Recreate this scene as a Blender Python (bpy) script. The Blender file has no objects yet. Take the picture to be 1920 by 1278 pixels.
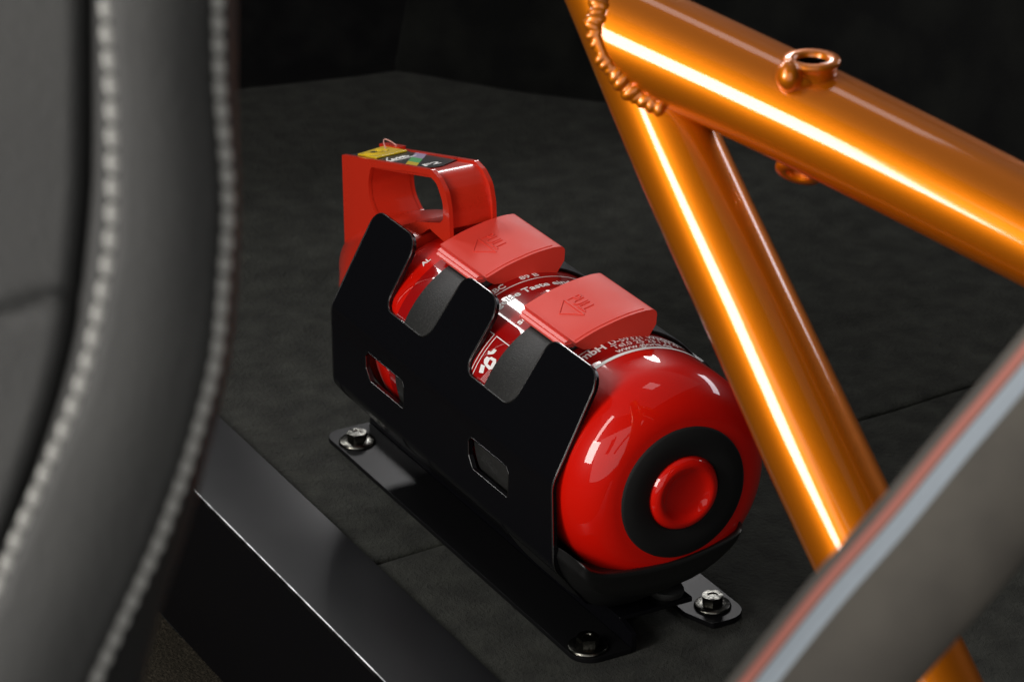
import bpy, bmesh, math, random
from mathutils import Vector, Matrix, noise
random.seed(4)
PI = math.pi
S = bpy.context.scene
COL = S.collection

# ------------------------------------------------------------------ camera
CAM = Vector((1.1281386, -0.69234491, 0.76417777))
RT = Vector((0.47537538, 0.8797162, -0.01084665))
UP = Vector((-0.35789849, 0.20463201, 0.91106224))
FW = Vector((-0.80369579, 0.42921456, -0.41212612))
FPX = 5938.23
cd = bpy.data.cameras.new('camera'); cam = bpy.data.objects.new('camera', cd); COL.objects.link(cam)
cam.matrix_world = Matrix(((RT.x, UP.x, -FW.x, CAM.x), (RT.y, UP.y, -FW.y, CAM.y), (RT.z, UP.z, -FW.z, CAM.z), (0, 0, 0, 1)))
cd.sensor_width = 36; cd.lens = FPX / 1920 * 36
cd.clip_start = .05; cd.clip_end = 50
cd.dof.use_dof = True; cd.dof.focus_distance = 1.55; cd.dof.aperture_fstop = 17
S.camera = cam
def at(px, py, depth):
    return CAM + (FW + RT * ((px - 960) / FPX) - UP * ((py - 639) / FPX)) * depth

# ------------------------------------------------------------------ light
w = bpy.data.worlds.new('World'); S.world = w; w.use_nodes = True
w.node_tree.nodes['Background'].inputs[0].default_value = (.5, .55, .6, 1)
w.node_tree.nodes['Background'].inputs[1].default_value = .02
S.view_settings.view_transform = 'Standard'; S.view_settings.look = 'None'
S.view_settings.exposure = 0; S.view_settings.gamma = 1
def lamp(name, loc, target, sx, sy, power, color=(1, 1, 1), up=None, spread=180):
    d = bpy.data.lights.new(name, 'AREA'); d.shape = 'RECTANGLE'; d.size = sx; d.size_y = sy
    d.energy = power; d.color = color; d.spread = math.radians(spread)
    o = bpy.data.objects.new(name, d); COL.objects.link(o)
    loc = Vector(loc); z = (loc - Vector(target)).normalized()
    x = (Vector(up) if up else Vector((0, 0, 1))).cross(z).normalized(); y = z.cross(x)
    o.matrix_world = Matrix(((x.x, y.x, z.x, loc.x), (x.y, y.y, z.y, loc.y), (x.z, y.z, z.z, loc.z), (0, 0, 0, 1)))
    return o
TGT = Vector((-.12, 0, .1))
def box(name, d, dist, sx, sy, radiance, color=(1, 1, 1)):
    """a softbox in direction d from the bottle, given by its brightness"""
    return lamp(name, TGT + Vector(d).normalized() * dist, TGT, sx, sy, radiance * PI * sx * sy, color)
box('strip_left', (.22, -.87, .38), 1.55, .42, .54, 17, (1, .96, .91))
box('overhead', (-.10, .10, .98), 1.7, 2.6, 2.6, .11, (1, .99, .97))
box('strip_upper', (.12, -.70, .72), 1.55, .15, .75, 10, (1, .97, .93))
box('ceiling_lamp', (-.09, .20, .97), 1.35, .30, .24, 1.8, (1, .96, .97))
box('window_pane_a', (-.81, .05, .59), 1.9, .20, .26, 26, (1, .99, .98))
box('window_pane_b', (-.81, -.20, .56), 1.9, .20, .26, 26, (1, .99, .98))
box('back_right', (-.80, .46, .40), 1.9, .42, .20, 22, (1, .98, .98))
box('front_fill', (.76, -.56, .32), 2.7, 3.0, 2.2, .95, (1, .98, .95))  # soft fill added behind the camera to brighten seat, tyre and bottle front
box('side_right', (-.15, .86, .42), 1.5, .85, .16, 6, (.93, .93, 1))

# ------------------------------------------------------------------ materials
def mat(name, col=(.5, .5, .5), rough=.5, metal=0, coat=0, coat_rough=.03, spec=.5, sheen=0, nz=None, bump=None, mixcol=None, rvar=0, aniso=0):
    m = bpy.data.materials.new(name); m.use_nodes = True
    nt = m.node_tree; b = nt.nodes['Principled BSDF']; I = b.inputs
    I['Base Color'].default_value = (*col, 1); I['Roughness'].default_value = rough
    I['Metallic'].default_value = metal; I['Coat Weight'].default_value = coat; I['Coat Roughness'].default_value = coat_rough
    I['Specular IOR Level'].default_value = spec; I['Sheen Weight'].default_value = sheen
    if name.startswith('orange'): I['Coat IOR'].default_value = 1.65
    if aniso: I['Anisotropic'].default_value = aniso
    tc = nt.nodes.new('ShaderNodeTexCoord')
    def noise_tex(scale, detail=4, vec=None):
        n = nt.nodes.new('ShaderNodeTexNoise'); n.inputs['Scale'].default_value = scale; n.inputs['Detail'].default_value = detail
        nt.links.new(tc.outputs['Object'], n.inputs['Vector']); return n
    if mixcol:
        sc, c2, lo, hi = mixcol
        n = noise_tex(sc, 6); r = nt.nodes.new('ShaderNodeMapRange')
        r.inputs[1].default_value = lo; r.inputs[2].default_value = hi
        nt.links.new(n.outputs[0], r.inputs[0])
        mx = nt.nodes.new('ShaderNodeMix'); mx.data_type = 'RGBA'
        mx.inputs[6].default_value = (*col, 1); mx.inputs[7].default_value = (*c2, 1)
        nt.links.new(r.outputs[0], mx.inputs[0]); nt.links.new(mx.outputs[2], I['Base Color'])
    if rvar:
        n = noise_tex(35, 5); r = nt.nodes.new('ShaderNodeMapRange')
        r.inputs[1].default_value = .3; r.inputs[2].default_value = .7
        r.inputs[3].default_value = max(rough - rvar, .01); r.inputs[4].default_value = rough + rvar
        nt.links.new(n.outputs[0], r.inputs[0]); nt.links.new(r.outputs[0], I['Roughness'])
    if bump:
        last = None
        for sc, st, dist in bump:
            n = noise_tex(sc, 5); bp = nt.nodes.new('ShaderNodeBump')
            bp.inputs['Strength'].default_value = st; bp.inputs['Distance'].default_value = dist
            nt.links.new(n.outputs[0], bp.inputs['Height'])
            if last: nt.links.new(last.outputs[0], bp.inputs['Normal'])
            last = bp
        nt.links.new(last.outputs[0], I['Normal'])
    return m
M = {}
M['red'] = mat('red_lacquer', (.70, .007, .002), .35, spec=.08, coat=1, coat_rough=.03, bump=[(26, .05, .004)])
M['label'] = mat('dark_red_label', (.36, .004, .004), .3, spec=.1, coat=1, coat_rough=.05, bump=[(60, .08, .002)])
M['print'] = mat('white_print', (.95, .94, .92), .5)
M['plastic'] = mat('red_plastic', (.62, .026, .009), .30, spec=.4, coat=.5, coat_rough=.08, bump=[(900, .04, .0004)], rvar=.06)
M['rubber_red'] = mat('red_soft_plastic', (.80, .050, .030), .50, spec=.22, sheen=.05, bump=[(2500, .15, .0004)], rvar=.05)
M['black'] = mat('black_powder_coat', (.0032, .0032, .0042), .24, spec=.35, bump=[(3000, .05, .0002)])
M['black_gloss'] = mat('black_gloss_edge', (.004, .004, .005), .18, spec=.6)
M['sill_edge'] = mat('sill_edge_glint', (.22, .22, .22), .3, metal=1, mixcol=(120, (.08, .08, .08), .4, .62))  # paler metal puts the bright glint of the sill edge into the colour
M['edge'] = mat('worn_edge_glint', (.34, .34, .34), .24, metal=1, mixcol=(14, (.12, .12, .12), .40, .66))  # paler metal on the worn, glossy sheet edge paints in its highlight
M['strap'] = mat('black_rubber_strap', (.017, .017, .0165), .5, spec=.5, bump=[(1500, .4, .0006)], mixcol=(900, (.038, .038, .035), .5, .72))
M['cup'] = mat('black_moulded_rubber', (.0045, .0045, .0045), .40, spec=.7, bump=[(1500, .15, .0004)])
M['ring'] = mat('black_foam_ring', (.007, .007, .007), .75, spec=.3, bump=[(2500, .3, .0004)])
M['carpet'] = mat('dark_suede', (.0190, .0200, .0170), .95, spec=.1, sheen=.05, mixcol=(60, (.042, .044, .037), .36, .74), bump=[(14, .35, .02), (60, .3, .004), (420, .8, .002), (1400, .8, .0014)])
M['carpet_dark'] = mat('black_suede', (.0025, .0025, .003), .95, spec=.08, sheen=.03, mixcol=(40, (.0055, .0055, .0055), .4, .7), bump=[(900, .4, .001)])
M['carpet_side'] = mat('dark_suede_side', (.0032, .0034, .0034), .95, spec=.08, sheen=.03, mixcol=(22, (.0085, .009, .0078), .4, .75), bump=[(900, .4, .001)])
M['carpet_brown'] = mat('brown_carpet', (.020, .017, .012), 1, spec=.1, mixcol=(500, (.05, .042, .03), .45, .75), bump=[(700, .8, .003)])
M['gap'] = mat('black_gap', (.002, .002, .002), 1, spec=0)
M['sill'] = mat('satin_black_metal', (.003, .003, .004), .32, spec=.2, rvar=.012)
M['flange'] = mat('satin_black_steel', (.005, .005, .0055), .40, spec=.12, bump=[(2500, .05, .0002)])
M['zinc'] = mat('zinc_steel', (.15, .146, .13), .24, metal=1, mixcol=(500, (.07, .07, .06), .42, .62), bump=[(1500, .3, .0004)])
M['orange'] = mat('orange_metallic_lacquer', (.76, .200, .002), .46, metal=.76, spec=.2, coat=1, coat_rough=.07, bump=[(12000, .05, .0002), (55, .035, .003)])
M['grey_leather'] = mat('grey_leather', (.050, .050, .048), .6, spec=.3, bump=[(500, .4, .001)], mixcol=(14, (.040, .040, .039), .35, .65))
M['thread'] = mat('grey_thread', (.44, .435, .41), .9)
M['tyre'] = mat('grey_rubber', (.26, .235, .20), .75, spec=.3, mixcol=(30, (.21, .19, .165), .4, .6))
M['stripe_red'] = mat('red_stripe', (1, .36, .28), .6)
M['stripe_blue'] = mat('pale_blue_stripe', (.80, .90, 1), .6)
M['yellow'] = mat('yellow_plastic', (.75, .52, .02), .3)
M['green'] = mat('green_print', (.02, .35, .06), .4)
M['violet'] = mat('violet_print', (.30, .22, .38), .4)
M['lblack'] = mat('black_print', (.006, .006, .006), .3)
M['lip'] = mat('red_gloss_plastic', (.85, .10, .08), .26, spec=.6)
M['cord'] = mat('pale_red_cord', (.75, .35, .3), .5)

# ------------------------------------------------------------------ helpers
def obj(name, bm, m, parent=None, smooth=40):
    me = bpy.data.meshes.new(name); bm.normal_update(); bm.to_mesh(me); bm.free()
    if smooth is not None:
        me.polygons.foreach_set('use_smooth', [True] * len(me.polygons))
        try: me.set_sharp_from_angle(angle=math.radians(smooth))
        except Exception: pass
    o = bpy.data.objects.new(name, me); COL.objects.link(o)
    for x in (m if isinstance(m, (list, tuple)) else [m]): me.materials.append(x)
    if parent: o.parent = parent
    return o
def thing(name, label, cat, loc=(0, 0, 0), group=None):
    o = bpy.data.objects.new(name, None); COL.objects.link(o); o.location = loc; o.empty_display_size = .02
    o['label'] = label; o['category'] = cat
    if group: o['group'] = group
    return o
def bevel(o, wd, seg=2, ang=35, wn=True):
    b = o.modifiers.new('bevel', 'BEVEL'); b.width = wd; b.segments = seg; b.limit_method = 'ANGLE'; b.angle_limit = math.radians(ang)
    b.harden_normals = False
    if wn:
        n = o.modifiers.new('wn', 'WEIGHTED_NORMAL'); n.keep_sharp = False; n.weight = 100
        me = o.data
        for e in me.edges: e.use_edge_sharp = False
    return o
def lathe_x(prof, n=128, cy=0, cz=.0878, closed_ends=True):
    """revolve (x, r) about the horizontal axis through (cy, cz)"""
    bm = bmesh.new(); rings = []
    for x, r in prof:
        if r < 1e-6: rings.append([bm.verts.new((x, cy, cz))])
        else: rings.append([bm.verts.new((x, cy + r * math.cos(2 * PI * i / n), cz + r * math.sin(2 * PI * i / n))) for i in range(n)])
    for a, b in zip(rings, rings[1:]):
        for i in range(n):
            j = (i + 1) % n
            if len(a) == 1 and len(b) == 1: continue
            if len(a) == 1: bm.faces.new((a[0], b[i], b[j]))
            elif len(b) == 1: bm.faces.new((a[j], a[i], b[0]))
            else: bm.faces.new((a[i], b[i], b[j], a[j]))
    bmesh.ops.recalc_face_normals(bm, faces=bm.faces)
    return bm
def round_poly(pts, seg=8):
    """pts: (x, y, r) -> list of rounded outline points"""
    out = []; n = len(pts)
    for i in range(n):
        p = Vector(pts[i][:2]); r = pts[i][2]
        a = Vector(pts[i - 1][:2]); b = Vector(pts[(i + 1) % n][:2])
        if r <= 0: out.append(p); continue
        u = (a - p).normalized(); v = (b - p).normalized()
        ang = u.angle(v); d = r / math.tan(ang / 2)
        c = p + (u + v).normalized() * (r / math.sin(ang / 2))
        s = p + u * d; e = p + v * d
        a0 = math.atan2((s - c).y, (s - c).x); a1 = math.atan2((e - c).y, (e - c).x)
        da = (a1 - a0 + PI) % (2 * PI) - PI
        for k in range(seg + 1):
            t = a0 + da * k / seg; out.append(c + Vector((math.cos(t), math.sin(t))) * r)
    return out
def fill(loops):
    bm = bmesh.new()
    for lp in loops:
        vs = [bm.verts.new((p[0], p[1], 0)) for p in lp]
        for i in range(len(vs)): bm.edges.new((vs[i], vs[(i + 1) % len(vs)]))
    bmesh.ops.triangle_fill(bm, use_beauty=True, use_dissolve=False, edges=bm.edges)
    for f in bm.faces:
        if f.normal.z < 0: f.normal_flip()
    return bm
def solid(bm, vec):
    """thicken a filled sheet along a constant vector"""
    fs = list(bm.faces)
    r = bmesh.ops.extrude_face_region(bm, geom=fs, use_keep_orig=True)
    vs = [g for g in r['geom'] if isinstance(g, bmesh.types.BMVert)]
    bmesh.ops.translate(bm, verts=vs, vec=vec)
    bmesh.ops.recalc_face_normals(bm, faces=bm.faces)
    return bm
def prism(loops, f, vec):
    """fill 2D loops, map by f(a, b) -> 3D, then thicken along vec"""
    bm = fill(loops)
    for v in bm.verts: v.co = f(v.co.x, v.co.y)
    return solid(bm, vec)
def sweep(bm, pts, rad, n=16, cap=True, ell=None):
    """tube along pts with radius or list of radii"""
    rings = []; m = len(pts); pts = [Vector(p) for p in pts]
    t0 = (pts[1] - pts[0]).normalized(); ref = Vector((0, 0, 1)) if abs(t0.z) < .9 else Vector((1, 0, 0))
    x = t0.cross(ref).normalized()
    for i, p in enumerate(pts):
        t = (pts[min(i + 1, m - 1)] - pts[max(i - 1, 0)]).normalized()
        x = (x - t * x.dot(t)).normalized(); y = t.cross(x)
        r = rad[i] if isinstance(rad, (list, tuple)) else rad
        rings.append([bm.verts.new(p + (x * math.cos(2 * PI * k / n) + y * math.sin(2 * PI * k / n)) * r) for k in range(n)])
    for a, b in zip(rings, rings[1:]):
        for k in range(n): bm.faces.new((a[k], a[(k + 1) % n], b[(k + 1) % n], b[k]))
    if cap: bm.faces.new(rings[0][::-1]); bm.faces.new(rings[-1])
    return bm
def text_bm(s, size, sx=1.35, bold=0, align='LEFT', shear=0):
    """flat lettering as a bmesh in the XY plane"""
    cu = bpy.data.curves.new('t', 'FONT'); cu.body = s; cu.size = size; cu.align_x = align; cu.offset = bold; cu.shear = shear
    cu.resolution_u = 3
    o = bpy.data.objects.new('t', cu); COL.objects.link(o)
    dg = bpy.context.evaluated_depsgraph_get(); me = bpy.data.meshes.new_from_object(o.evaluated_get(dg))
    bm = bmesh.new(); bm.from_mesh(me)
    for v in bm.verts: v.co.x *= sx
    bpy.data.objects.remove(o); bpy.data.meshes.remove(me); bpy.data.curves.remove(cu)
    return bm
AX = .0878
def wrap(bm, x0, th0, r):
    """flat (u right, v up) -> bottle surface: u runs around towards +y, v towards -x"""
    for v in bm.verts:
        th = math.radians(th0) - v.co.x / r
        v.co = Vector((x0 - v.co.y, -r * math.sin(th), AX + r * math.cos(th)))
    return bm

# ================================================================== SETTING
def struct(o): o['kind'] = 'structure'; return o
# floor: two suede panels that meet in a seam, lying on a dark base sheet
def seam_x(y): return -.1595 - .0575 * (y + .07) - .0015 * math.sin(y * 18)
floor_root = bpy.data.objects.new('floor', None); COL.objects.link(floor_root); floor_root['kind'] = 'structure'
def hfloor(x, y):
    return .0035 * (noise.noise(Vector((x * 7, y * 9, 1.7))) ) * min(1, max(0, (-.33 - x) / .15)) + .0012 * noise.noise(Vector((x * 22, y * 16, .3))) * min(1, max(0, (-.33 - x) / .1 if y < .12 else (y - .12) / .1))
def panel(side):
    bm = bmesh.new(); nx, ny = 130, 150; y0, y1 = -.0882, .75
    g = []
    for j in range(ny + 1):
        y = y0 + (y1 - y0) * j / ny; row = []
        for i in range(nx + 1):
            t = i / nx
            if side < 0: x = seam_x(y) - .0009 - (1 - t) ** 1.6 * 1.05
            else: x = seam_x(y) + .0009 + t ** 1.6 * .75
            d = abs(x - seam_x(y)) - .0009
            z = hfloor(x, y) - .0016 * math.exp(-d / .0016)
            row.append(bm.verts.new((x, y, z)))
        g.append(row)
    for a, b in zip(g, g[1:]):
        for i in range(nx): bm.faces.new((a[i], a[i + 1], b[i + 1], b[i]))
    ed = [e for e in bm.edges if e.is_boundary]
    r = bmesh.ops.extrude_edge_only(bm, edges=ed)
    for v in [q for q in r['geom'] if isinstance(q, bmesh.types.BMVert)]: v.co.z = -.004
    return obj('carpet_panel', bm, M['carpet'], floor_root, 60)
panel(-1); panel(1)
bm = bmesh.new()
vs = [bm.verts.new(p) for p in ((-1.3, -.0882, -.005), (.7, -.0882, -.005), (.7, .8, -.005), (-1.3, .8, -.005))]; bm.faces.new(vs)
obj('backing_sheet', bm, M['gap'], floor_root)
# lower floor
bm = bmesh.new(); bmesh.ops.create_grid(bm, x_segments=80, y_segments=60, size=1)
for v in bm.verts:
    v.co = Vector((-.25 + v.co.x * .9, -.6371 + v.co.y * .5, -.100)); v.co.z += .002 * noise.noise(v.co * 14)
struct(obj('lower_floor', bm, M['carpet_brown']))
# back and side trim walls, meeting in a soft corner
def wall(name, pts, lean, h, label, m):
    bm = bmesh.new(); n = 40; g = []
    P = [Vector(p) for p in pts]
    def pt(t):
        t *= len(P) - 1; i = min(int(t), len(P) - 2); return P[i].lerp(P[i + 1], t - i)
    for j in range(18):
        z = -.004 + h * (j / 17); row = []
        for i in range(n + 1):
            p = pt(i / n); q = Vector((p.x, p.y, 0)) + Vector(lean) * (z) + Vector((0, 0, z))
            k = noise.noise(q * 4) * .012 * min(1, z / .1)
            q += Vector((k, -k, 0)); row.append(bm.verts.new(q))
        g.append(row)
    for a, b in zip(g, g[1:]):
        for i in range(n): bm.faces.new((a[i], b[i], b[i + 1], a[i + 1]))
    o = obj(name, bm, m, None, 180)
    sd = o.modifiers.new('thick', 'SOLIDIFY'); sd.thickness = .02; sd.offset = 1
    o['label'] = label; o['category'] = 'trim panel'
    return o
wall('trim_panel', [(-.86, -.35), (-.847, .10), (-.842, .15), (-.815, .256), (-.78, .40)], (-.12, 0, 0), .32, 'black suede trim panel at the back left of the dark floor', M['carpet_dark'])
wall('trim_panel', [(-.817, .252), (-.809, .258), (-.787, .273), (-.766, .287), (-.745, .302), (-.7255, .317), (-.707, .335), (-.685, .357), (-.658, .376), (-.628, .390), (-.58, .405), (-.533, .415), (-.435, .434), (-.327, .447), (-.20, .463), (0, .48), (.3, .50)], (.06, .20, 0), .29, 'black suede side panel running right behind the orange tubes', M['carpet_side'])

# metal sill strip with its drop face
bm = bmesh.new()
prof = round_poly([(-.0885, .0022, 0), (-.1372, .0022, .0016), (-.1375, -.100, 0), (-.134, -.100, 0), (-.134, -.003, 0), (-.0885, -.003, 0)], 5)
rings = []
for x in (-.75, -.5, -.3, -.1, .1, .45):
    rings.append([bm.verts.new((x, p[0], p[1])) for p in prof])
for a, b in zip(rings, rings[1:]):
    for k in range(len(prof)): bm.faces.new((a[k], a[(k + 1) % len(prof)], b[(k + 1) % len(prof)], b[k]))
bm.faces.new(rings[0]); bm.faces.new(rings[-1][::-1]); bmesh.ops.recalc_face_normals(bm, faces=bm.faces)
bm.normal_update()
for f in bm.faces:
    if f.normal.y < -.15 and f.normal.z > .15: f.material_index = 1
o = obj('sill_strip', bm, [M['sill'], M['sill_edge']], None, 30); o['label'] = 'satin black metal sill strip with a bright edge, left of the bracket'; o['category'] = 'sill'

# ================================================================== BRACKET
br = thing('mounting_bracket', 'black steel cradle bracket with two clamp straps, holding the red bottle', 'bracket', (0, 0, 0))
# bent U plate: s measured upwards from the upper bend on the near side
BN = [(0, 0)]
KN = [((-.0323, .1478), 57), ((-.058, .097), 0), ((-.058, .054), -43), ((-.030, .0195), -87.4), ((.030, .0195), -147.4), ((.058, .054), -191.8), ((.058, .097), -234.8), ((.0323, .1478), -291.8)]
def smap(s):
    s0 = s
    k = KN
    def lin(s):
        for (a, sa), (b, sb) in zip(k, k[1:]):
            if s >= sb or (b, sb) == k[-1]:
                t = (sa - s) / (sa - sb); return Vector(a).lerp(Vector(b), t)
    # rounded bends: average over a small window
    R = 3.2; acc = Vector((0, 0)); n = 9
    if any(abs(s - kk[1]) < R + .1 for kk in k[1:-1]):
        for i in range(n): acc += lin(s + R * (2 * i / (n - 1) - 1))
        return acc / n
    return lin(s)
outer = [(-258.5, -43, 0), (-258.3, 0, 0), (-253.5, 57.3, 9.5), (-206, 57.3, 9.5), (-210.5, 17.3, 7), (-163.5, 17.3, 10), (-153.5, 57.3, 9.5), (-115.8, 57.3, 9.5), (-123, 17.3, 7), (-74.5, 17.3, 10), (-66, 57.3, 9.5), (-20, 57.3, 9.5), (-20.2, 0, 0), (-19.2, -43, 0),
         (-24, -66, 6), (-36, -86, 6), (-38, -145, 0), (-30, -160, 0), (-52, -191, 0), (-52, -261, 8), (-258, -261, 8), (-258, -165, 0), (-250, -145, 0), (-250, -90, 0), (-258.5, -62, 8)]
lo = [p * .001 for p in round_poly(outer, 7)]
def lp(pts): return [p * .001 for p in round_poly(pts, 5)]
win1 = lp([(-218, -12, 1.2), (-215, -9, 1.5), (-176, -9, 1.5), (-174, -12, 1.2), (-174.5, -25, 1.5), (-213, -25, 2), (-218, -19, 1.5)])
win2 = lp([(-104, -12, 1.2), (-101, -9, 1.5), (-65, -9, 1.5), (-62.5, -12, 1.2), (-63.5, -26, 1.5), (-100, -26, 2), (-104, -20, 1.5)])
bm = fill([lo, win1, win2])
for kk in (57, 0, -43, -87.4, -147.4, -191.8, -234.8):
    for ds in ((-3.3, -2.2, -1.1, 0, 1.1, 2.2, 3.3) if kk != 57 else ()):
        bmesh.ops.bisect_plane(bm, geom=bm.verts[:] + bm.edges[:] + bm.faces[:], plane_co=(0, (kk + ds) * .001, 0), plane_no=(0, 1, 0), dist=1e-7)
for v in bm.verts:
    q = smap(v.co.y * 1000); v.co = Vector((v.co.x, q.x, q.y))
bmesh.ops.recalc_face_normals(bm, faces=bm.faces)
o = obj('side_plate', bm, [M['black'], M['edge']], br, 180)
sd = o.modifiers.new('t', 'SOLIDIFY'); sd.thickness = .0026; sd.offset = 0
bevel(o, .0008, 3, 50); o.modifiers['bevel'].material = 1
# thin pale tubes added as the edge glint round fingers, notches and windows
def edge_run(loop, name, r=.0005):
    pts = []
    n = len(loop)
    for i in range(n):
        a, b = loop[i], loop[(i + 1) % n]; m = max(1, int((b - a).length / .003))
        pts += [a.lerp(b, k / m) for k in range(m)]
    runs = [[]]
    for p in pts + pts[:1]:
        if p.y > -.060: runs[-1].append(p)
        elif runs[-1]: runs.append([])
    bm = bmesh.new()
    for run in runs:
        if len(run) < 3: continue
        q3 = []
        for p in run:
            s_ = p.y * 1000; q = smap(s_); t = (smap(s_ + .6) - smap(s_ - .6)).normalized(); nn = Vector((-t.y, t.x))
            if nn.x > 0: nn = -nn
            q3.append(Vector((p.x, q.x + nn.x * .0011, q.y + nn.y * .0011)))
        q4 = [q3[0]]
        for q in q3[1:]:
            if (q - q4[-1]).length > 1e-5: q4.append(q)
        sweep(bm, q4, r, 8)
    obj(name, bm, M['edge'], br)
edge_run(lo, 'outline_edge'); edge_run(win1, 'window_edge', .00036); edge_run(win2, 'window_edge', .00036)
# pressed ribs across the lower bend
for x in (-.252, -.178, -.150, -.072):
    bm = bmesh.new(); n = 14
    for k in range(n + 1): pass
    pts = []; rad = []
    for k in range(n + 1):
        s = -28 - 40 * k / n; q = smap(s); nrm = Vector((-1, 0)) if s > -43 else Vector((-.78, -.63))
        pts.append(Vector((x + .004 * math.sin(PI * k / n) * .4, q.x - nrm.x * .0018, q.y - nrm.y * .0018))); rad.append(.0008 + .0030 * math.sin(PI * k / n))
    sweep(bm, pts, rad, 12); obj('pressed_rib', bm, M['black'], br)
# base plate: hat section with two flanges
hat = [(-.0476, .0035), (-.0205, .0035), (-.0188, .0125), (.0188, .0125), (.0205, .0035), (.0476, .0035)]
def flange(sgn):
    pr = round_poly([(-.3005, .0195, 0), (-.3005, .0476, .009), (-.0135, .0476, .011), (-.0135, .0195, 0)], 8)
    bm = prism([pr], lambda a, b: Vector((a, sgn * b, .0028)), (0, 0, -.0026))
    o = obj('flange', bm, M['flange'], br, 30); bevel(o, .0005, 2); return o
flange(-1)
pr = round_poly([(-.3005, .0205, 0), (-.3005, .0476, .009), (-.0135, .0476, .011), (-.0135, .0262, .0015), (-.0300, .0205, .003)], 8)
o = obj('flange', prism([pr], lambda a, b: Vector((a, b, .0035)), (0, 0, -.0028)), M['flange'], br, 30); bevel(o, .0005, 2)
for sgn in (-1, 1):
    x1 = -.0140 if sgn < 0 else -.026
    pr = round_poly([(-.300, .0005, 0), (-.300, .0135, .002), (-.036, .0135, .004), (-.026, .0135, .002), (x1, .0105 if sgn < 0 else .012, .003), (x1, .0005, 0)], 6)
    o = obj('web', prism([pr], lambda a, b, s=sgn: Vector((a, s * .0192, b)), (0, -sgn * .0026, 0)), M['black'], br, 30); bevel(o, .0006, 2)
pr = round_poly([(-.300, -.0195, 0), (-.0250, -.0195, 0), (-.0250, .0215, 0), (-.300, .0215, 0)], 4)
o = obj('base_channel', prism([pr], lambda a, b: Vector((a, b, .0142)), (0, 0, -.0026)), M['black'], br, 30); bevel(o, .0006, 2)
# moulded cradle cup: its rolled rim wraps the foot of the bottle
RIM = [(-56.5, 63.5), (-55.0, 63.2), (-54.2, 62.8), (-52.4, 61.6), (-49.0, 58.6), (-43.1, 55.7), (-35.3, 54.0), (-23.8, 52.4), (-14, 51.8), (-4.5, 51.8), (8.4, 53.0), (21.7, 55.4), (28.6, 57.4), (31.8, 59.6), (32.6, 62.6)]
LOW = [(-57.5, 60), (-56.5, 59), (-55, 57), (-51, 52.5), (-46.8, 48.0), (-40, 44.2), (-33, 41.8), (-23.7, 40.2), (-14, 39.6), (-5, 39.6), (6, 41.0), (17, 45.0), (25, 49.6), (30.5, 54.2), (33.2, 60)]
BCK = [(-58, 60), (-57, 52), (-54, 45), (-49, 38), (-43, 31), (-36, 25), (-28, 19), (-20, 16), (-14, 15), (-5, 15), (5, 16.5), (13, 19), (17, 23), (19, 27), (21, 34)]
bm = bmesh.new(); rows = []
def cr3(P, t):
    i = min(int(t), len(P) - 2); t -= i
    a, b, c, d = P[max(i - 1, 0)], P[i], P[i + 1], P[min(i + 2, len(P) - 1)]
    return Vector([.5 * (2 * y + (z - x) * t + (2 * x - 5 * y + 4 * z - w_) * t * t + (3 * y - x - 3 * z + w_) * t ** 3) for x, y, z, w_ in zip(a, b, c, d)])
NK = 84
for k in range(NK + 1):
    t = k / NK * (len(RIM) - 1); r, l, b = cr3(RIM, t) * .001, cr3(LOW, t) * .001, cr3(BCK, t) * .001
    xs = -.024 * max(0, 1 - k / 20) ** 2
    def P_(x, v): return bm.verts.new((x + xs, v.x, v.y))
    rows.append([P_(-.022, r.lerp(l, .3)), P_(-.0030, r.lerp(l, .05)), P_(-.0022, r + Vector((0, .0005))), P_(-.0010, r + Vector((0, .0010))), P_(.0004, r + Vector((0, .0006))), P_(.0011, r), P_(.0010, r.lerp(l, .15)), P_(.0004, r.lerp(l, .30)), P_(.0003, r.lerp(l, .7)), P_(-.0006, l.lerp(b, .02)), P_(-.0032, l.lerp(b, .10)), P_(-.034, b), P_(-.06, b)])
for a, b in zip(rows, rows[1:]):
    for i in range(len(a) - 1): bm.faces.new((a[i], a[i + 1], b[i + 1], b[i]))
bm.faces.new(rows[0]); bm.faces.new(rows[-1][::-1])
bmesh.ops.recalc_face_normals(bm, faces=bm.faces)
obj('cradle_cup', bm, M['cup'], br, 60)
cr = [(-.050, .050, 0), (-.0335, .0412, 0), (0, .0325, 0), (.0335, .0412, 0), (.046, .050, 0), (.052, .048, 0), (.030, .0225, 0), (-.030, .0225, 0)]
o = obj('cradle_pad', prism([round_poly(cr, 5)], lambda a, b: Vector((-.255, a, b)), (.21, 0, 0)), M['ring'], br, 30)

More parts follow.
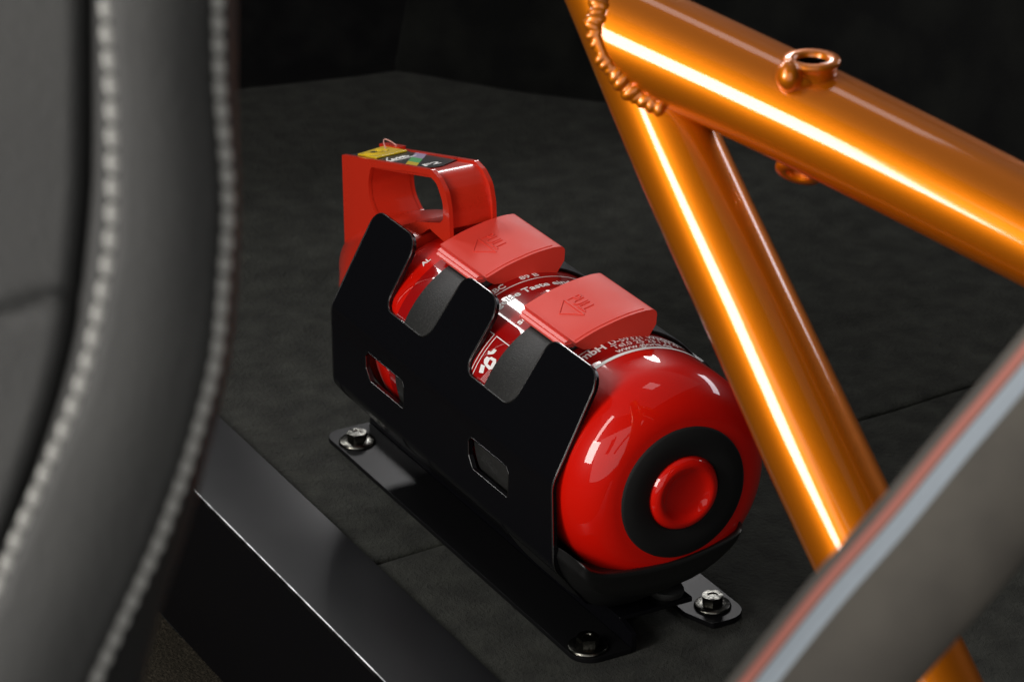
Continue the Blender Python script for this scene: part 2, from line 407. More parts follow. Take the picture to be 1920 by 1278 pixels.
def bolt(x, y, z, rz, washer=.0098):
    bm = bmesh.new(); n = 6; R = .0058; h0 = z + .0016; h1 = z + .0062
    # hexagon head with a chamfered crown
    segs = 48; bot = []; mid = []; top = []
    def hexr(a): a = (a - rz) % (PI / 3) - PI / 6; return R * math.cos(PI / 6) / math.cos(a)
    for k in range(segs):
        a = 2 * PI * k / segs; r = hexr(a); c = Vector((math.cos(a), math.sin(a), 0))
        bot.append(bm.verts.new(Vector((x, y, h0)) + c * r))
        dz = max(0, (r - R * .88)) * .55
        mid.append(bm.verts.new(Vector((x, y, h1 - dz)) + c * r)); top.append(bm.verts.new(Vector((x, y, h1)) + c * R * .82))
    tin = [bm.verts.new(Vector((x, y, h1 - .0000)) + Vector((math.cos(2 * PI * k / segs), math.sin(2 * PI * k / segs), 0)) * R * .45) for k in range(segs)]
    tin2 = [bm.verts.new(Vector((x, y, h1 - .0005)) + Vector((math.cos(2 * PI * k / segs), math.sin(2 * PI * k / segs), 0)) * R * .38) for k in range(segs)]
    for a, b in ((bot, mid), (mid, top), (top, tin), (tin, tin2)):
        for k in range(segs): bm.faces.new((a[k], a[(k + 1) % segs], b[(k + 1) % segs], b[k]))
    bm.faces.new(tin2)
    o = obj('bolt', bm, M['zinc'], br, 30)
    wb = bmesh.new(); rr = [(washer, z), (washer + .0003, z + .0005), (washer, z + .0013), (washer - .0004, z + .0016), (.003, z + .0016)]
    rings = [[wb.verts.new((x + r * math.cos(2 * PI * k / 48), y + r * math.sin(2 * PI * k / 48), zz)) for k in range(48)] for r, zz in rr]
    for a, b in zip(rings, rings[1:]):
        for k in range(48): wb.faces.new((a[k], a[(k + 1) % 48], b[(k + 1) % 48], b[k]))
    obj('washer', wb, M['zinc'], o, 40)
    return o
bolt(-.2810, -.0362, .0028, .35); bolt(-.0250, -.0372, .0028, .15); bolt(-.0290, .0355, .0035, .5, .0090)
bolt(-.2810, .0362, .0035, .2)
# rubber mount button on the channel under the bottle
bm = bmesh.new(); x, y = -.0345, .0125
rr = [(.0080, .0142), (.0086, .0160), (.0082, .0176), (.0066, .0182), (.0001, .0182)]
rings = [[bm.verts.new((x + r * math.cos(2 * PI * k / 40), y + r * math.sin(2 * PI * k / 40), zz)) for k in range(40)] for r, zz in rr]
for a, b in zip(rings, rings[1:]):
    for k in range(40): bm.faces.new((a[k], a[(k + 1) % 40], b[(k + 1) % 40], b[k]))
obj('rubber_button', bm, M['strap'], br)

# straps and their buckles
def strap(xc0, xc1):
    bm = bmesh.new(); rings = []
    for k in range(91):
        th = math.radians(112 - 232 * k / 90); row = []
        for x, r in ((xc0, .0557), (xc0, .0568), (xc0 + .0006, .0572), (xc1 - .0006, .0572), (xc1, .0568), (xc1, .0557)):
            row.append(bm.verts.new((x, -r * math.sin(th), AX + r * math.cos(th))))
        rings.append(row)
    for a, b in zip(rings, rings[1:]):
        for k in range(6): bm.faces.new((a[k], a[(k + 1) % 6], b[(k + 1) % 6], b[k]))
    bm.faces.new(rings[0]); bm.faces.new(rings[-1][::-1]); bmesh.ops.recalc_face_normals(bm, faces=bm.faces)
    return obj('strap', bm, M['strap'], br, 50)
TOPC = [(-.0232, .1462), (-.0123, .1503), (.0029, .1537), (.0150, .1548), (.0190, .1544)]
def topz(y):
    for (a, za), (b, zb) in zip(TOPC, TOPC[1:]):
        if y <= b: return za + (zb - za) * (y - a) / (b - a)
    return TOPC[-1][1]
def buckle(x0, x1, par):
    def sm(y):  # smooth crown
        return sum(topz(y + d * .001) for d in (-4, -2, 0, 2, 4)) / 5
    pts = [(-.0232, .1442, 0), (-.0238, .1462, 0)]
    yy = [-.0228 + (.0150 + .0228) * k / 16 for k in range(17)]
    pts += [(y, sm(y), 0) for y in yy]
    pts += [(.0212, .1540, .003), (.0205, .1462, 0), (.0160, .1400, .001), (.002, .1424, 0), (-.0130, .1410, .001), (-.0195, .1418, 0)]
    o = obj('buckle', prism([round_poly(pts, 6)], lambda a, b: Vector((x0, a, b)), (x1 - x0, 0, 0)), M['rubber_red'], br, 30)
    bevel(o, .0016, 4, 45)
    # stacked release lip under the pull edge
    for k in (0, 1):
        a = -.0268 + .0014 * k; b = .1420 + .0015 * k
        l = [(a, b - .0012, .0003), (a, b, .0003), (a + .0016, b + .0008, .0002), (-.018, b + .0008, 0), (-.018, b - .0012, 0)]
        q = obj('release_lip', prism([round_poly(l, 3)], lambda a, b: Vector((x0 + .001 - .0008 * k, a, b)), (x1 - x0 - .008, 0, 0)), M['lip'], o, 30); bevel(q, .0002, 2)
    # rim line parallel to the near edge
    bm = bmesh.new(); sweep(bm, [Vector((x1 - .0024, y, sm(y) + .0000)) for y in yy], .00035, 6); obj('rim_line', bm, M['rubber_red'], o)
    # raised word and arrow
    tb = text_bm('PULL', .0098, .82, -.0001)
    for v in tb.verts:
        u, t = v.co.x, v.co.y
        y = -.0078 + t; v.co = Vector((x0 + .0140 + u, y, sm(y) + .00035))
    bmesh.ops.solidify(tb, geom=tb.faces[:], thickness=.0006)
    obj('raised_word', tb, M['rubber_red'], o, 30)
    ab = bmesh.new(); a = [(x0 + .0135, -.0092), (x0 + .0335, -.0092), (x0 + .0225, -.0165)]
    for i in range(3):
        p, q = a[i], a[(i + 1) % 3]
        sweep(ab, [Vector((p[0] + (q[0] - p[0]) * k / 6, p[1] + (q[1] - p[1]) * k / 6, sm(p[1] + (q[1] - p[1]) * k / 6) + .0001)) for k in range(7)], .00032, 6)
    obj('raised_arrow', ab, M['rubber_red'], o)
    return o
s1 = strap(-.1885, -.1535); buckle(-.2000, -.1500, br)
s2 = strap(-.1022, -.0665); buckle(-.1110, -.0600, br)

# ================================================================== EXTINGUISHER
ex = thing('fire_extinguisher', 'red fire extinguisher bottle lying in the black bracket, black ring on its base', 'fire extinguisher')
pf = [(-.250, 0), (-.250, .030), (-.236, .046), (-.228, .0505), (-.221, .0530), (-.212, .0545), (-.203, .055)]
pf += [(-.2 + i * .011, .055) for i in range(1, 16)] + [(-.031, .0550)]
for k in range(1, 15):
    a = PI / 2 * k / 14; pf.append((-.028 + .0275 * math.sin(a) ** .97, .0335 + .0215 * math.cos(a) ** .93 if k < 14 else .0335))
pf += [(0, .0300), (-.0002, .022), (-.0002, .0190), (.0006, .0184), (.0022, .0178), (.0034, .0166), (.0040, .0150), (.0038, .0136), (.0031, .0124), (.0023, .0112), (.0016, .0095), (.0011, .007), (.0008, .0035), (.0007, 0)]
obj('body', lathe_x(pf, 160), M['red'], ex, 60)
obj('base_ring', lathe_x([(-.0012, .0334), (.0006, .0331), (.0012, .0325), (.0013, .026), (.0013, .0200), (.0008, .0188), (-.0005, .0186)], 128), M['ring'], ex, 60)
# printed label band
def band(x0, x1, t0, t1, r, m, name, par, n=60):
    bm = bmesh.new(); rows = []
    for x in (x0, x1): rows.append([bm.verts.new((x, -r * math.sin(math.radians(t0 + (t1 - t0) * k / n)), AX + r * math.cos(math.radians(t0 + (t1 - t0) * k / n)))) for k in range(n + 1)])
    for k in range(n): bm.faces.new((rows[0][k], rows[1][k], rows[1][k + 1], rows[0][k + 1]))
    bmesh.ops.recalc_face_normals(bm, faces=bm.faces)
    return obj(name, bm, m, par, 180)
RL = .05512; RP = .05522
lab = band(-.2000, -.0455, 150, -150, RL, M['label'], 'label', ex, 150)
band(-.0463, -.0440, 150, -150, RP, M['print'], 'white_stripe', lab, 150)
band(-.0613, -.0607, 110, -110, RP, M['print'], 'thin_line', lab, 110)
band(-.1443, -.1436, 110, -110, RP, M['print'], 'thin_line', lab, 110)
def word(s, x, th, size, sx=1.35, bold=0):
    obj('lettering', wrap(text_bm(s, size, sx, bold), x, th, RP + .00003), M['print'], lab, None)
word('GmbH', -.0550, 29.5, .0078, .90, .0002)
word('D-59321 Wadersloh', -.0568, 6.9, .0055, .98, .00008)
word('Tel.0 25 23 / 77-0', -.0519, 7.6, .0055, .95, .00008)
word('www.gloria.de', -.0474, 8.3, .0055, .98, .00008)
word('gelbe Taste eindrücken', -.1330, 28.2, .0066, 1.0, .00016)
word('ABC', -.1458, 26.5, .0058, .95, .00015)
word('89 B', -.1462, 6.3, .0056, 1.02, .00012)
word('schlagen', -.1110, 28.5, .0066, 1.0, .00016)
word('AL', -.2055, 34, .0045, 1.0, .0001)
# pictogram boxes
def frame(x0, x1, t0, t1, wd=.0005):
    d = math.degrees(wd / RP)
    for a in ((x0, x0 + wd, t0, t1), (x1 - wd, x1, t0, t1), (x0, x1, t0, t0 + d), (x0, x1, t1 - d, t1)):
        band(*a, RP, M['print'], 'box_line', lab, 16)
frame(-.1175, -.086, 64, 40.5); frame(-.1475, -.1195, 64, 40.5)
def blob(pts, m='print', r=RP, name='pictogram'):
    bm = fill([pts]); bmesh.ops.subdivide_edges(bm, edges=[e for e in bm.edges if e.calc_length() > .002], cuts=1)
    obj(name, wrap(bm, -.1175, 64, r), M[m], lab, None)
def C(pts): return [Vector((.0030 + a * .00072, -.0015 - b * .00072)) for a, b in pts]
blob(C([(8, 4), (10, 2.5), (13, 3), (13, 6), (14.5, 8), (15, 14), (13, 16), (8, 16), (6.5, 13), (7, 8)]))
blob(C([(14, 2.5), (16.5, 1.0), (17, 4), (20, 5), (20, 8.5), (17, 8), (15.6, 6)]))
blob(C([(9, 8.5), (12.5, 8), (12.8, 12), (9, 12.5)]), 'label', RP + .00004)
blob([Vector(p) for p in ((.0035, -.0045), (.0075, -.003), (.0080, -.0065), (.0045, -.0080))])
bm = bmesh.new()
for i in range(6):
    for j in range(8):
        if j < 8 - i * .5:
            c = bmesh.ops.create_circle(bm, cap_ends=True, segments=6, radius=.00026)
            for v in c['verts']: v.co += Vector((.0016 + j * .00085, -.0085 - i * .0012 - j * .0004, 0))
wrap(bm, -.1175, 64, RP); o = obj('dot_pattern', bm, M['print'], lab, None)

# plastic head cap
cp = [(-.331, 0), (-.331, .016), (-.326, .0225), (-.312, .029), (-.297, .0365), (-.283, .0425), (-.270, .0472), (-.258, .0502), (-.246, .0520), (-.2345, .0528), (-.2330, .0524), (-.2325, .050), (-.2325, .044)]
obj('head_cap', lathe_x(cp, 128), M['plastic'], ex, 50)
# loop handle (profile in x-z, two side cheeks and a web between them)
YA, YB = -.0180, .0092
ol = [(-327.5, 98, 0), (-327.2, 151.4, 1.0), (-222, 178.3, 0), (-220, 178.9, 5), (-211, 177.0, 7), (-203.8, 172.0, 8), (-200.8, 163, 12), (-200.2, 144.5, .8), (-203.5, 143.5, .5), (-223.5, 145.2, 0), (-240, 134, 0), (-262, 122, 0), (-300, 104, 0)]
hl = [(-291.5, 156.2, 5), (-237.3, 171.5, 0), (-223, 175.0, 5), (-214, 173.3, 7), (-207.5, 165, 8), (-207.5, 156, 3.5), (-211, 152.8, 2.5), (-238.8, 143.5, 0), (-262, 132.5, 6), (-285, 129.0, 5), (-294.6, 136.5, 12), (-295.3, 146, 12)]
OL = [p * .001 for p in round_poly(ol, 6)]; HL = [p * .001 for p in round_poly(hl, 7)]
hd = obj('handle', prism([OL, HL], lambda a, b: Vector((a, YA, b)), (0, .0023, 0)), M['plastic'], ex, 30); bevel(hd, .0006, 3, 40)
c2 = obj('cheek', prism([OL, HL], lambda a, b: Vector((a, YB, b)), (0, -.0023, 0)), M['plastic'], hd, 30); bevel(c2, .0006, 3, 40)
# web: strip following the outline, recessed 1 mm, between the cheeks
def inset(lo_, d):
    out = []; n = len(lo_)
    for i in range(n):
        a, b = lo_[i - 1], lo_[(i + 1) % n]; t = (b - a)
        if t.length < 1e-9: t = Vector((1, 0))
        t.normalize(); out.append(lo_[i] + Vector((t.y, -t.x)) * d)
    return out
def web(pts, thick, name):
    """open ribbon of x-z points spanning the cheeks"""
    bm = bmesh.new(); rings = []
    n = len(pts)
    for i, p in enumerate(pts):
        a, b = pts[max(i - 1, 0)], pts[min(i + 1, n - 1)]; t = (b - a).normalized(); nn = Vector((t.y, -t.x)) * thick
        rings.append([bm.verts.new((p.x, YA + .0018, p.y)), bm.verts.new((p.x, YB - .0018, p.y)), bm.verts.new((p.x + nn.x, YB - .0018, p.y + nn.y)), bm.verts.new((p.x + nn.x, YA + .0018, p.y + nn.y))])
    for a, b in zip(rings, rings[1:]):
        for k in range(4): bm.faces.new((a[k], a[(k + 1) % 4], b[(k + 1) % 4], b[k]))
    bm.faces.new(rings[0]); bm.faces.new(rings[-1][::-1]); bmesh.ops.recalc_face_normals(bm, faces=bm.faces)
    return obj(name, bm, M['plastic'], hd, 50)
path = [Vector((-.326, .1500)), Vector((-.275, .1631)), Vector((-.2225, .1768))] + [Vector((a, b)) for a, b in ((-.2195, .1772), (-.2160, .1768), (-.2125, .1755), (-.2092, .1731), (-.2064, .1698), (-.2040, .1656), (-.2028, .1606), (-.2023, .1556), (-.2023, .1522))]
web(path, .0035, 'grip')
HLs = HL
# inner lining of the hole: left wall and floor
idx = [p for p in HL]
i0 = min(range(len(HL)), key=lambda i: (HL[i] - Vector((-.2915, .1562))).length)
i1 = min(range(len(HL)), key=lambda i: (HL[i] - Vector((-.2110, .1528))).length)
ring = []
i = i1
while True:
    ring.append(HL[i]); i = (i + 1) % len(HL)
    if i == i0 or len(ring) > 200: break
web(ring, -.0025, 'inner_wall')
# solid rear of the head between the cheeks
o = obj('rear_block', prism([[Vector(p) for p in ((-.3265, .110), (-.3265, .1495), (-.2970, .1565), (-.2982, .146), (-.2975, .135), (-.287, .126), (-.262, .126), (-.262, .110))]], lambda a, b: Vector((a, YA + .0020, b)), (0, YB - YA - .0040, 0)), M['plastic'], hd, 30)
# sticker on the tilted top plate
E0 = Vector((-.3272, 0, .1507)); ED = Vector((.9701, 0, .2430)); EN = Vector((-.2430, 0, .9701))
def onplate(u, v, h): return E0 + ED * u + Vector((0, v - .0042, 0)) + EN * h
def plate_poly(pts, h, m, name, par, th=.0003):
    bm = prism([[Vector(p) for p in pts]], lambda a, b: onplate(a, b, h), EN * th)
    return obj(name, bm, m, par, 30)
W = .0115
st = plate_poly(round_poly([(.004, -W, 0), (.0935, -W, .003), (.1005, -W + .006, .004), (.1005, -.002, .006), (.090, W, .004), (.004, W, 0)], 5), .0001, M['lblack'], 'sticker', ex)
def quad(u0, u1, sl, v0=-W, v1=W): return [(u0, v0), (u1, v0), (u1 + sl, v1), (u0 + sl, v1)]
yb = plate_poly([(.0135, -W + .001), (.0375, -W + .001), (.0345, W - .002), (.0040, W - .002)], .0004, M['yellow'], 'yellow_button', ex, .0012)
bevel(yb, .0005, 2)
bm = bmesh.new(); c = bmesh.ops.create_circle(bm, cap_ends=True, segments=20, radius=.0017)
for v in bm.verts: v.co = onplate(.0195 + v.co.x * 1.5, -.0035 + v.co.y, .0018)
obj('button_dot', bm, M['lblack'], yb, None)
for r in (.0045, .0075):
    bm = bmesh.new(); sweep(bm, [onplate(.0195 + r * 1.2 * math.cos(a * PI / 14), -.0035 + r * math.sin(a * PI / 14), .0016) for a in range(-9, 12)], .00045, 6); obj('button_ridge', bm, M['yellow'], yb)
cols = ['yellow', 'green', 'violet']
def strp(u0, u1, f0, f1, m):
    sl = -.034
    a = -W + 2 * W * f0; b = -W + 2 * W * f1
    pts = [(u0 + sl * f0, a), (u1 + sl * f0, a), (u1 + sl * f1, b), (u0 + sl * f1, b)]
    plate_poly(pts, .0004, M[m], 'colour_bar', st, .0001)
strp(.0745, .0880, .0, .30, 'yellow'); strp(.0745, .0880, .30, .62, 'green'); strp(.0745, .0880, .62, 1, 'violet')
def plate_text(s, u, v, size, sx, bold, shear=0):
    tb = text_bm(s, size, sx, bold, 'LEFT', shear)
    for q in tb.verts: q.co = onplate(u - q.co.y, v + q.co.x, .0006)
    obj('lettering', tb, M['print'], st, None)
plate_text('F2', .0925, -.0088, .0105, 1.0, .0003, .2)
# handwritten word "Line" with its underline
def stroke(pts, r=.00045):
    bm = bmesh.new(); sweep(bm, [onplate(u, v * .78, .0005) for u, v in pts], r, 6); obj('script_stroke', bm, M['print'], st)
stroke([(.0415, -.0075), (.0440, -.0095), (.0500, -.0130), (.0530, -.0135), (.0540, -.0120), (.0530, -.0090)])
stroke([(.0530, -.0090), (.0480, -.0085), (.0525, -.0070), (.0480, -.0050), (.0470, -.0040), (.0515, -.0035)])
stroke([(.0515, -.0035), (.0470, -.0020), (.0465, -.0008), (.0505, 0)])
stroke([(.0505, 0), (.0470, .0025), (.0460, .0010), (.0485, .0005), (.0495, .0040)])
stroke([(.0550, -.0130), (.0545, -.006), (.0535, .002), (.0520, .008)], .0003)
# safety tab and pull cord at the rear corner
tb = obj('safety_tab', prism([round_poly([(-.330, .0055, .001), (-.305, .0055, .001), (-.305, .0102, .001), (-.330, .0102, .001)], 3)], lambda a, b: Vector((a, b, .1513 + (a + .327) * .25)), (0, 0, .0018)), M['plastic'], hd, 30); bevel(tb, .0005)
bm = bmesh.new()
sweep(bm, [Vector((-.3080 - .012 * math.sin(t * PI / 12) , .0 + .009 * t / 12, .1556 + .0028 * math.sin(t * PI / 12))) for t in range(13)], .0003, 6); obj('pull_cord', bm, M['cord'], hd)

# ================================================================== BICYCLE FRAME
fr = thing('bicycle', 'bicycle with glossy orange tubes and a striped grey tyre, in front of the red bottle', 'bicycle')
DF = 1.31; K = DF / FPX
def tubebm(path, n=64, cap=False):
    """path: (px, py, radius px, depth)"""
    bm = bmesh.new(); P = [at(a, b, d) for a, b, r, d in path]; R = [r / FPX * d for a, b, r, d in path]
    sweep(bm, P, R, n, cap); return bm
def lerp(a, b, t): return tuple(x + (y - x) * t for x, y in zip(a, b))
seat0 = (1085, -150, 84, 1.330); seat1 = (1150, 0, 85, 1.321); seat2 = (1278, 300, 88, 1.303); seat3 = (1416, 600, 92, 1.284); seat4 = (1554, 900, 97, 1.265); seat5 = (1735, 1278, 99, 1.240); seat6 = (1800, 1415, 100, 1.231)
def chain(ps, m=6):
    out = []
    for i in range(len(ps) - 1):
        p0 = ps[max(i - 1, 0)]; p1 = ps[i]; p2 = ps[i + 1]; p3 = ps[min(i + 2, len(ps) - 1)]
        for k in range(m):
            t = k / m
            out.append(tuple(.5 * (2 * b + (c - a) * t + (2 * a - 5 * b + 4 * c - d) * t * t + (3 * b - a - 3 * c + d) * t ** 3) for a, b, c, d in zip(p0, p1, p2, p3)))
    return out + [ps[-1]]
obj('seat_tube', tubebm(chain([seat0, seat1, seat2, seat3, seat4, seat5, seat6])), M['orange'], fr, 180)
# top tube with a mitred end that wraps over the seat tube
A0 = Vector((1160, 50)); AD = Vector((.898, .44)); AN = Vector((-.44, .898))
EV = [(-1.0, -30), (-.7, -46), (-.33, -46), (.26, -33), (.55, -2), (.75, 30), (.90, 70), (.97, 120), (1.0, 175)]
def ev(v):
    for (a, sa), (b, sb) in zip(EV, EV[1:]):
        if v <= b: return sa + (sb - sa) * (v - a) / (b - a)
    return EV[-1][1]
bm = bmesh.new(); n = 96
def rtube(a): return 101 + (105 - 101) * max(0, min(1, a / 900))
DT = 1.305
def toppt(a, ph, extra=0):
    r = rtube(a) + extra; bend = 6 * math.sin(max(0, a) / 900 * PI)
    q = A0 + AD * a + AN * (r * math.sin(ph) - bend)
    dd = DT - .090 * a / 1000
    return at(q.x, q.y, dd - r * math.cos(ph) * dd / FPX)
cols_ = []
for k in range(n):
    ph = 2 * PI * k / n; v = math.sin(ph); c = math.cos(ph)
    e = ev(v) if c >= 0 else ev(v) * .4 + .6 * (60 + 110 * max(0, v))
    col = []
    p0 = toppt(e, ph); q = A0 + AD * (e - 10) + AN * (rtube(e) * .97 * v)
    col.append(bm.verts.new(at(q.x, q.y, DT - (rtube(e) * c - 32) * DT / FPX)))
    for t in (0, .01, .03, .06, .1, .2, .3, .4, .5, .6, .7, .8, .9, 1):
        col.append(bm.verts.new(toppt(e + (1150 - e) * t, ph)))
    cols_.append(col)
for k in range(n):
    a, b = cols_[k], cols_[(k + 1) % n]
    for i in range(len(a) - 1): bm.faces.new((a[i], a[i + 1], b[i + 1], b[i]))
bmesh.ops.recalc_face_normals(bm, faces=bm.faces)
obj('top_tube', bm, M['orange'], fr, 180)
# weld bead: overlapping ripples along the joint
bm = bmesh.new(); bp = []
for k in range(0, 41):
    ph = math.asin(-.85 + 1.83 * k / 40); e = ev(math.sin(ph))
    q = A0 + AD * (e - 5) + AN * (rtube(e) * math.sin(ph) * (1.0 + .03 * (k > 25)))
    dd = DT - .090 * e / 1000; bp.append(at(q.x, q.y, dd - (rtube(e) * math.cos(ph) - 6) * dd / FPX))
sweep(bm, bp, .0027, 16)
# resample by length
L = [0]
x_off = lambda k: RT * k
for a, b in zip(bp, bp[1:]): L.append(L[-1] + (b - a).length)
step = .0030; m = int(L[-1] / step)
for i in range(m + 1):
    s = L[-1] * i / m; j = max(t for t in range(len(L)) if L[t] <= s + 1e-9); j = min(j, len(bp) - 2)
    p = bp[j].lerp(bp[j + 1], (s - L[j]) / max(1e-9, L[j + 1] - L[j])); t = (bp[j + 1] - bp[j]).normalized()
    r = .0036 * (1 + .20 * random.uniform(-1, 1)) * (1.12 if i > m * .72 else 1); p = p + x_off(random.uniform(-1, 1) * .0003)
    z = -FW; z = (z - t * z.dot(t)).normalized(); x = t.cross(z); p = p + x * random.uniform(-.0007, .0007)
    t = (t + x * random.uniform(-.45, .45)).normalized(); x = z.cross(t)
    mt = Matrix(((t.x, x.x, z.x, p.x), (t.y, x.y, z.y, p.y), (t.z, x.z, z.z, p.z), (0, 0, 0, 1)))
    g = bmesh.ops.create_uvsphere(bm, u_segments=16, v_segments=10, radius=1)
    for v in g['verts']: v.co = mt @ Vector((v.co.x * r * .74, v.co.y * r * 1.25, v.co.z * r * .80))
o = obj('weld_bead', bm, M['orange'], fr, 180)
rm = o.modifiers.new('r', 'REMESH'); rm.mode = 'VOXEL'; rm.voxel_size = .00035; rm.use_smooth_shade = True
sm_ = o.modifiers.new('s', 'SMOOTH'); sm_.iterations = 7; sm_.factor = .5
# threaded boss standing on top of the top tube
def boss(c, up, r, prof, name, m, n=48, hole=None):
    bm = bmesh.new(); up = up.normalized(); x = up.cross(FW).normalized(); y = up.cross(x)
    rings = [[bm.verts.new(c + up * h + (x * math.cos(2 * PI * k / n) + y * math.sin(2 * PI * k / n)) * q * r) for k in range(n)] for q, h in prof]
    for a, b in zip(rings, rings[1:]):
        for k in range(n): bm.faces.new((a[k], a[(k + 1) % n], b[(k + 1) % n], b[k]))
    bm.faces.new(rings[-1]); bmesh.ops.recalc_face_normals(bm, faces=bm.faces)
    return obj(name, bm, m, fr, 60)
ub = (UP + -FW * .45 - RT * .0).normalized()
bc = at(1522, 127, 1.260)
bo = boss(bc, ub, .0115, [(.92, -.011), (.84, -.004), (.88, .0000), (.93, .0016), (1.0, .0022), (1.0, .0034), (.95, .0042), (.66, .0042), (.58, .0036), (.56, .0010), (.56, -.006)], 'boss', M['orange'])
bh = boss(bc, ub, .0115, [(.575, .0022), (.30, .0022), (.29, .0006)], 'boss_hole_shade', M['gap'])  # black disc set inside the ring as the shade deep in its hole
bm = bmesh.new()
def ell(px, py, d, a, b, c):
    g = bmesh.ops.create_uvsphere(bm, u_segments=32, v_segments=20, radius=1); q = at(px, py, d)
    for v in g['verts']: v.co = q + RT * v.co.x * a + UP * v.co.z * b - FW * v.co.y * c
ell(1479, 143, 1.252, .0052, .0064, .006); ell(1498, 154, 1.257, .0080, .0050, .006); ell(1530, 158, 1.262, .0110, .0045, .0070); ell(1562, 160, 1.266, .0095, .0036, .0055)
o = obj('boss_collar', bm, M['orange'], fr, 180)
rm = o.modifiers.new('r', 'REMESH'); rm.mode = 'VOXEL'; rm.voxel_size = .0005; rm.use_smooth_shade = True
sm_ = o.modifiers.new('s', 'SMOOTH'); sm_.iterations = 12; sm_.factor = .6
bl = at(1499, 316, 1.279)
boss(bl, (-UP * .9 - RT * .30 - FW * .30), .0098, [(1.05, -.006), (1.0, .0004), (1.0, .0018), (.93, .0030), (.60, .0034), (.50, .0030), (.48, .0010)], 'lower_boss', M['orange'])

# ================================================================== TYRE
ty = None
bm = bmesh.new(); n = 72; ctr = []
U = [(1180, 1500), (1300, 1353), (1380, 1256), (1512, 1093), (1645, 943), (1751, 815), (1831, 722), (1920, 616), (2050, 455), (2200, 262)]
seg_r = 141; DY = .90
ra = []
U2 = chain([(a, b) for a, b in U], 4)
mi = {0: [], 1: [], 2: []}
rings = []
for i, (a, b) in enumerate(U2):
    t = Vector(U2[min(i + 1, len(U2) - 1)]) - Vector(U2[max(i - 1, 0)]); t.normalize(); nn = Vector((-t.y, t.x))
    c = Vector((a, b)) + nn * seg_r; row = []
    for k in range(n):
        ph = 2 * PI * k / n   # 0 faces the camera, -90 deg is the upper edge
        q = c + nn * (seg_r * math.sin(ph)); row.append(bm.verts.new(at(q.x, q.y, DY - .9 * seg_r * math.cos(ph) * DY / FPX)))
    rings.append(row)
for a, b in zip(rings, rings[1:]):
    for k in range(n):
        f = bm.faces.new((a[k], a[(k + 1) % n], b[(k + 1) % n], b[k]))
bmesh.ops.recalc_face_normals(bm, faces=bm.faces)
ty = obj('tyre', bm, M['tyre'], fr, 180); ty['label'] = 'grey tyre with a red and pale blue sidewall stripe'
def stripe(p0, p1, m, name):
    bm = bmesh.new(); rr = []
    for i, (a, b) in enumerate(U2):
        t = Vector(U2[min(i + 1, len(U2) - 1)]) - Vector(U2[max(i - 1, 0)]); t.normalize(); nn = Vector((-t.y, t.x))
        c = Vector((a, b)) + nn * seg_r; row = []
        for k in range(7):
            ph = math.radians(p0 + (p1 - p0) * k / 6); r = seg_r + (3.2 if 0 < k < 6 else -1)
            q = c + nn * (r * math.sin(ph)); row.append(bm.verts.new(at(q.x, q.y, DY - .9 * r * math.cos(ph) * DY / FPX)))
        rr.append(row)
    for a, b in zip(rr, rr[1:]):
        for k in range(6): bm.faces.new((a[k], b[k], b[k + 1], a[k + 1]))
    bmesh.ops.recalc_face_normals(bm, faces=bm.faces)
    return obj(name, bm, m, ty, 180)
stripe(-62, -47, M['stripe_red'], 'red_stripe'); stripe(-46, -27, M['stripe_blue'], 'blue_stripe')

# ================================================================== SEAT
se = thing('car_seat', 'grey leather seat back with two rows of pale stitching, blurred at the left edge', 'seat')
def crv(pts):
    def f(y):
        if y <= pts[0][1]: 
            (a, b), (c, d) = pts[0], pts[1]
        else:
            (a, b), (c, d) = pts[-2], pts[-1]
            for p, q in zip(pts, pts[1:]):
                if p[1] <= y <= q[1]: (a, b), (c, d) = p, q; break
        return a + (c - a) * (y - b) / (d - b)
    return lambda y: sum(f(y + k * 14) for k in range(-3, 4)) / 7
fR = crv([(407, -60), (408, 20), (409, 105), (412, 185), (420, 265), (427, 345), (427, 425), (420, 500), (414, 590), (405, 675), (385, 755), (367, 815), (350, 875), (325, 940), (300, 1010), (270, 1075), (240, 1140), (215, 1195), (185, 1260), (140, 1360)])
fL = crv([(197, -60), (199, 15), (202, 65), (206, 115), (210, 162), (212, 255), (213, 350), (210, 440), (205, 485), (190, 565), (180, 610), (172, 655), (150, 730), (120, 810), (85, 885), (52, 965), (30, 1010), (7, 1080), (-60, 1220), (-130, 1360)])
fG = crv([(165, -60), (165, 0), (166, 200), (164, 350), (150, 500), (135, 620), (105, 740), (62, 870), (15, 1000), (-70, 1200), (-150, 1380)])
fE = crv([(443, -60), (444, 200), (450, 400), (446, 520), (436, 640), (418, 740), (396, 815), (372, 925), (345, 1015), (305, 1130), (285, 1200), (262, 1300), (240, 1380)])
cols_ = []
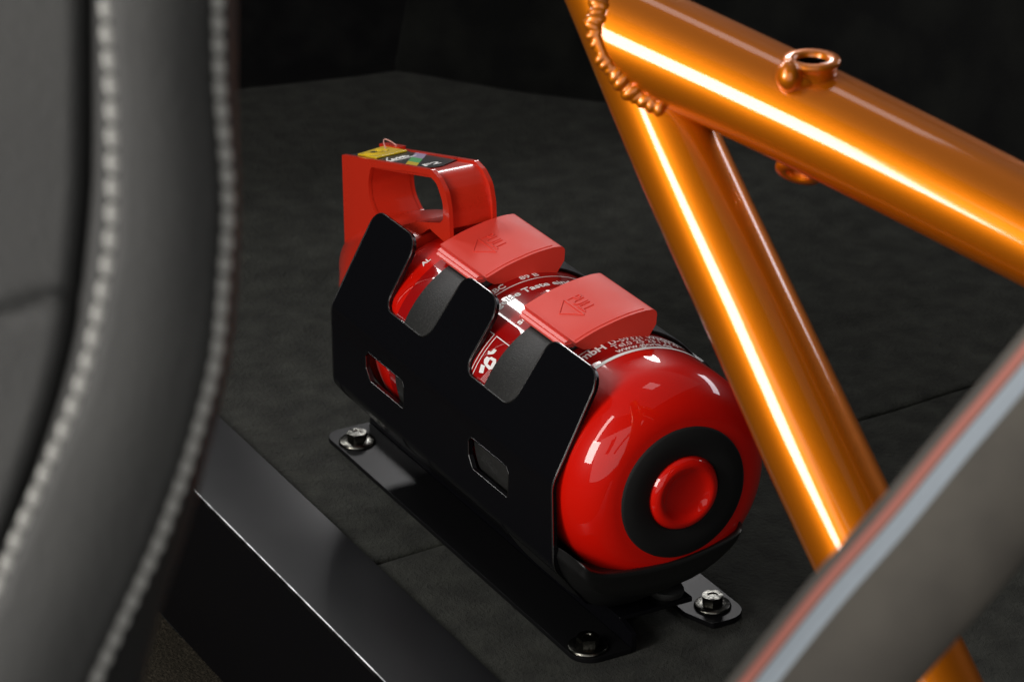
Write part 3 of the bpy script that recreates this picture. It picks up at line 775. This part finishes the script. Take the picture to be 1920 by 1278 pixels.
def seatcols(y):
    G, Lx, Rx, E = fG(y), fL(y), fR(y), fE(y); c = []
    left = G - 420
    for k in range(14):
        t = k / 13; x = left + (G - 14 - left) * t; d = .768 - .0125 * t
        # curved crease in the left panel
        yc = 597 - 40 * math.sin(min(1, max(0, x / 130)) * PI / 2); d += .0035 * math.exp(-((y - yc) / 13) ** 2)
        c.append((x, d))
    c += [(G - 5, .761), (G, .766), (G + 6, .762), (G + 14, .754), (Lx - 16, .750), (Lx - 5, .7505), (Lx + 5, .7505), (Lx + 16, .748)]
    for k in range(1, 12):
        t = k / 12; c.append((Lx + 16 + (Rx - 16 - Lx - 16) * t, .748 - .0028 * math.sin(PI * t)))
    c += [(Rx - 16, .748), (Rx - 5, .7505), (Rx + 5, .7515), (Rx + 14, .755), (E - 9, .764), (E - 3, .774), (E, .786), (E - 4, .82), (E - 30, .86)]
    return c
g = []; bm = bmesh.new()
ys = [-70 + 1470 * j / 120 for j in range(121)]
for y in ys:
    g.append([bm.verts.new(at(x, y, d + .00)) for x, d in seatcols(y)])
for a, b in zip(g, g[1:]):
    for i in range(len(a) - 1): bm.faces.new((a[i], a[i + 1], b[i + 1], b[i]))
bmesh.ops.recalc_face_normals(bm, faces=bm.faces)
o = obj('upholstery', bm, M['grey_leather'], se, 180)
sd = o.modifiers.new('t', 'SOLIDIFY'); sd.thickness = .004; sd.offset = -1
# stitches: one shared mesh, copied along each seam
sb = bmesh.new(); gq = bmesh.ops.create_uvsphere(sb, u_segments=10, v_segments=8, radius=1)
for v in sb.verts:
    x, y, z = v.co; s = abs(x) ** .55 * (1 if x > 0 else -1) if x else 0
    v.co = Vector((s * .0027, y * .0017 * (1 - .10 * abs(x)), z * .0007))
sme = bpy.data.meshes.new('stitch'); sb.to_mesh(sb and sme); sb.free()
sme.polygons.foreach_set('use_smooth', [True] * len(sme.polygons)); sme.materials.append(M['thread'])
def stitches(f, ys0, pitch):
    y = ys0; k = 0
    while y < 1360:
        x = f(y); dx = (f(y + 6) - f(y - 6)) / 12; t = Vector((dx, 1)).normalized()
        z = -FW; tv = (RT * t.x - UP * t.y).normalized(); yv = z.cross(tv)
        p = at(x, y, .7500)
        ca, sa = math.cos(.12), math.sin(.12); tv2 = tv * ca + yv * sa; yv2 = z.cross(tv2)
        o = bpy.data.objects.new('stitch', sme); COL.objects.link(o); o.parent = se
        o.matrix_world = Matrix(((tv2.x, yv2.x, z.x, p.x), (tv2.y, yv2.y, z.y, p.y), (tv2.z, yv2.z, z.z, p.z), (0, 0, 0, 1)))
        o.scale = (1.0, 1, 1) if pitch > 42 else (.92, .95, 1)
        y += pitch * t.y * (1 - .06 * (y > 500)); k += 1
stitches(fL, -30, 48); stitches(fR, -38, 41)
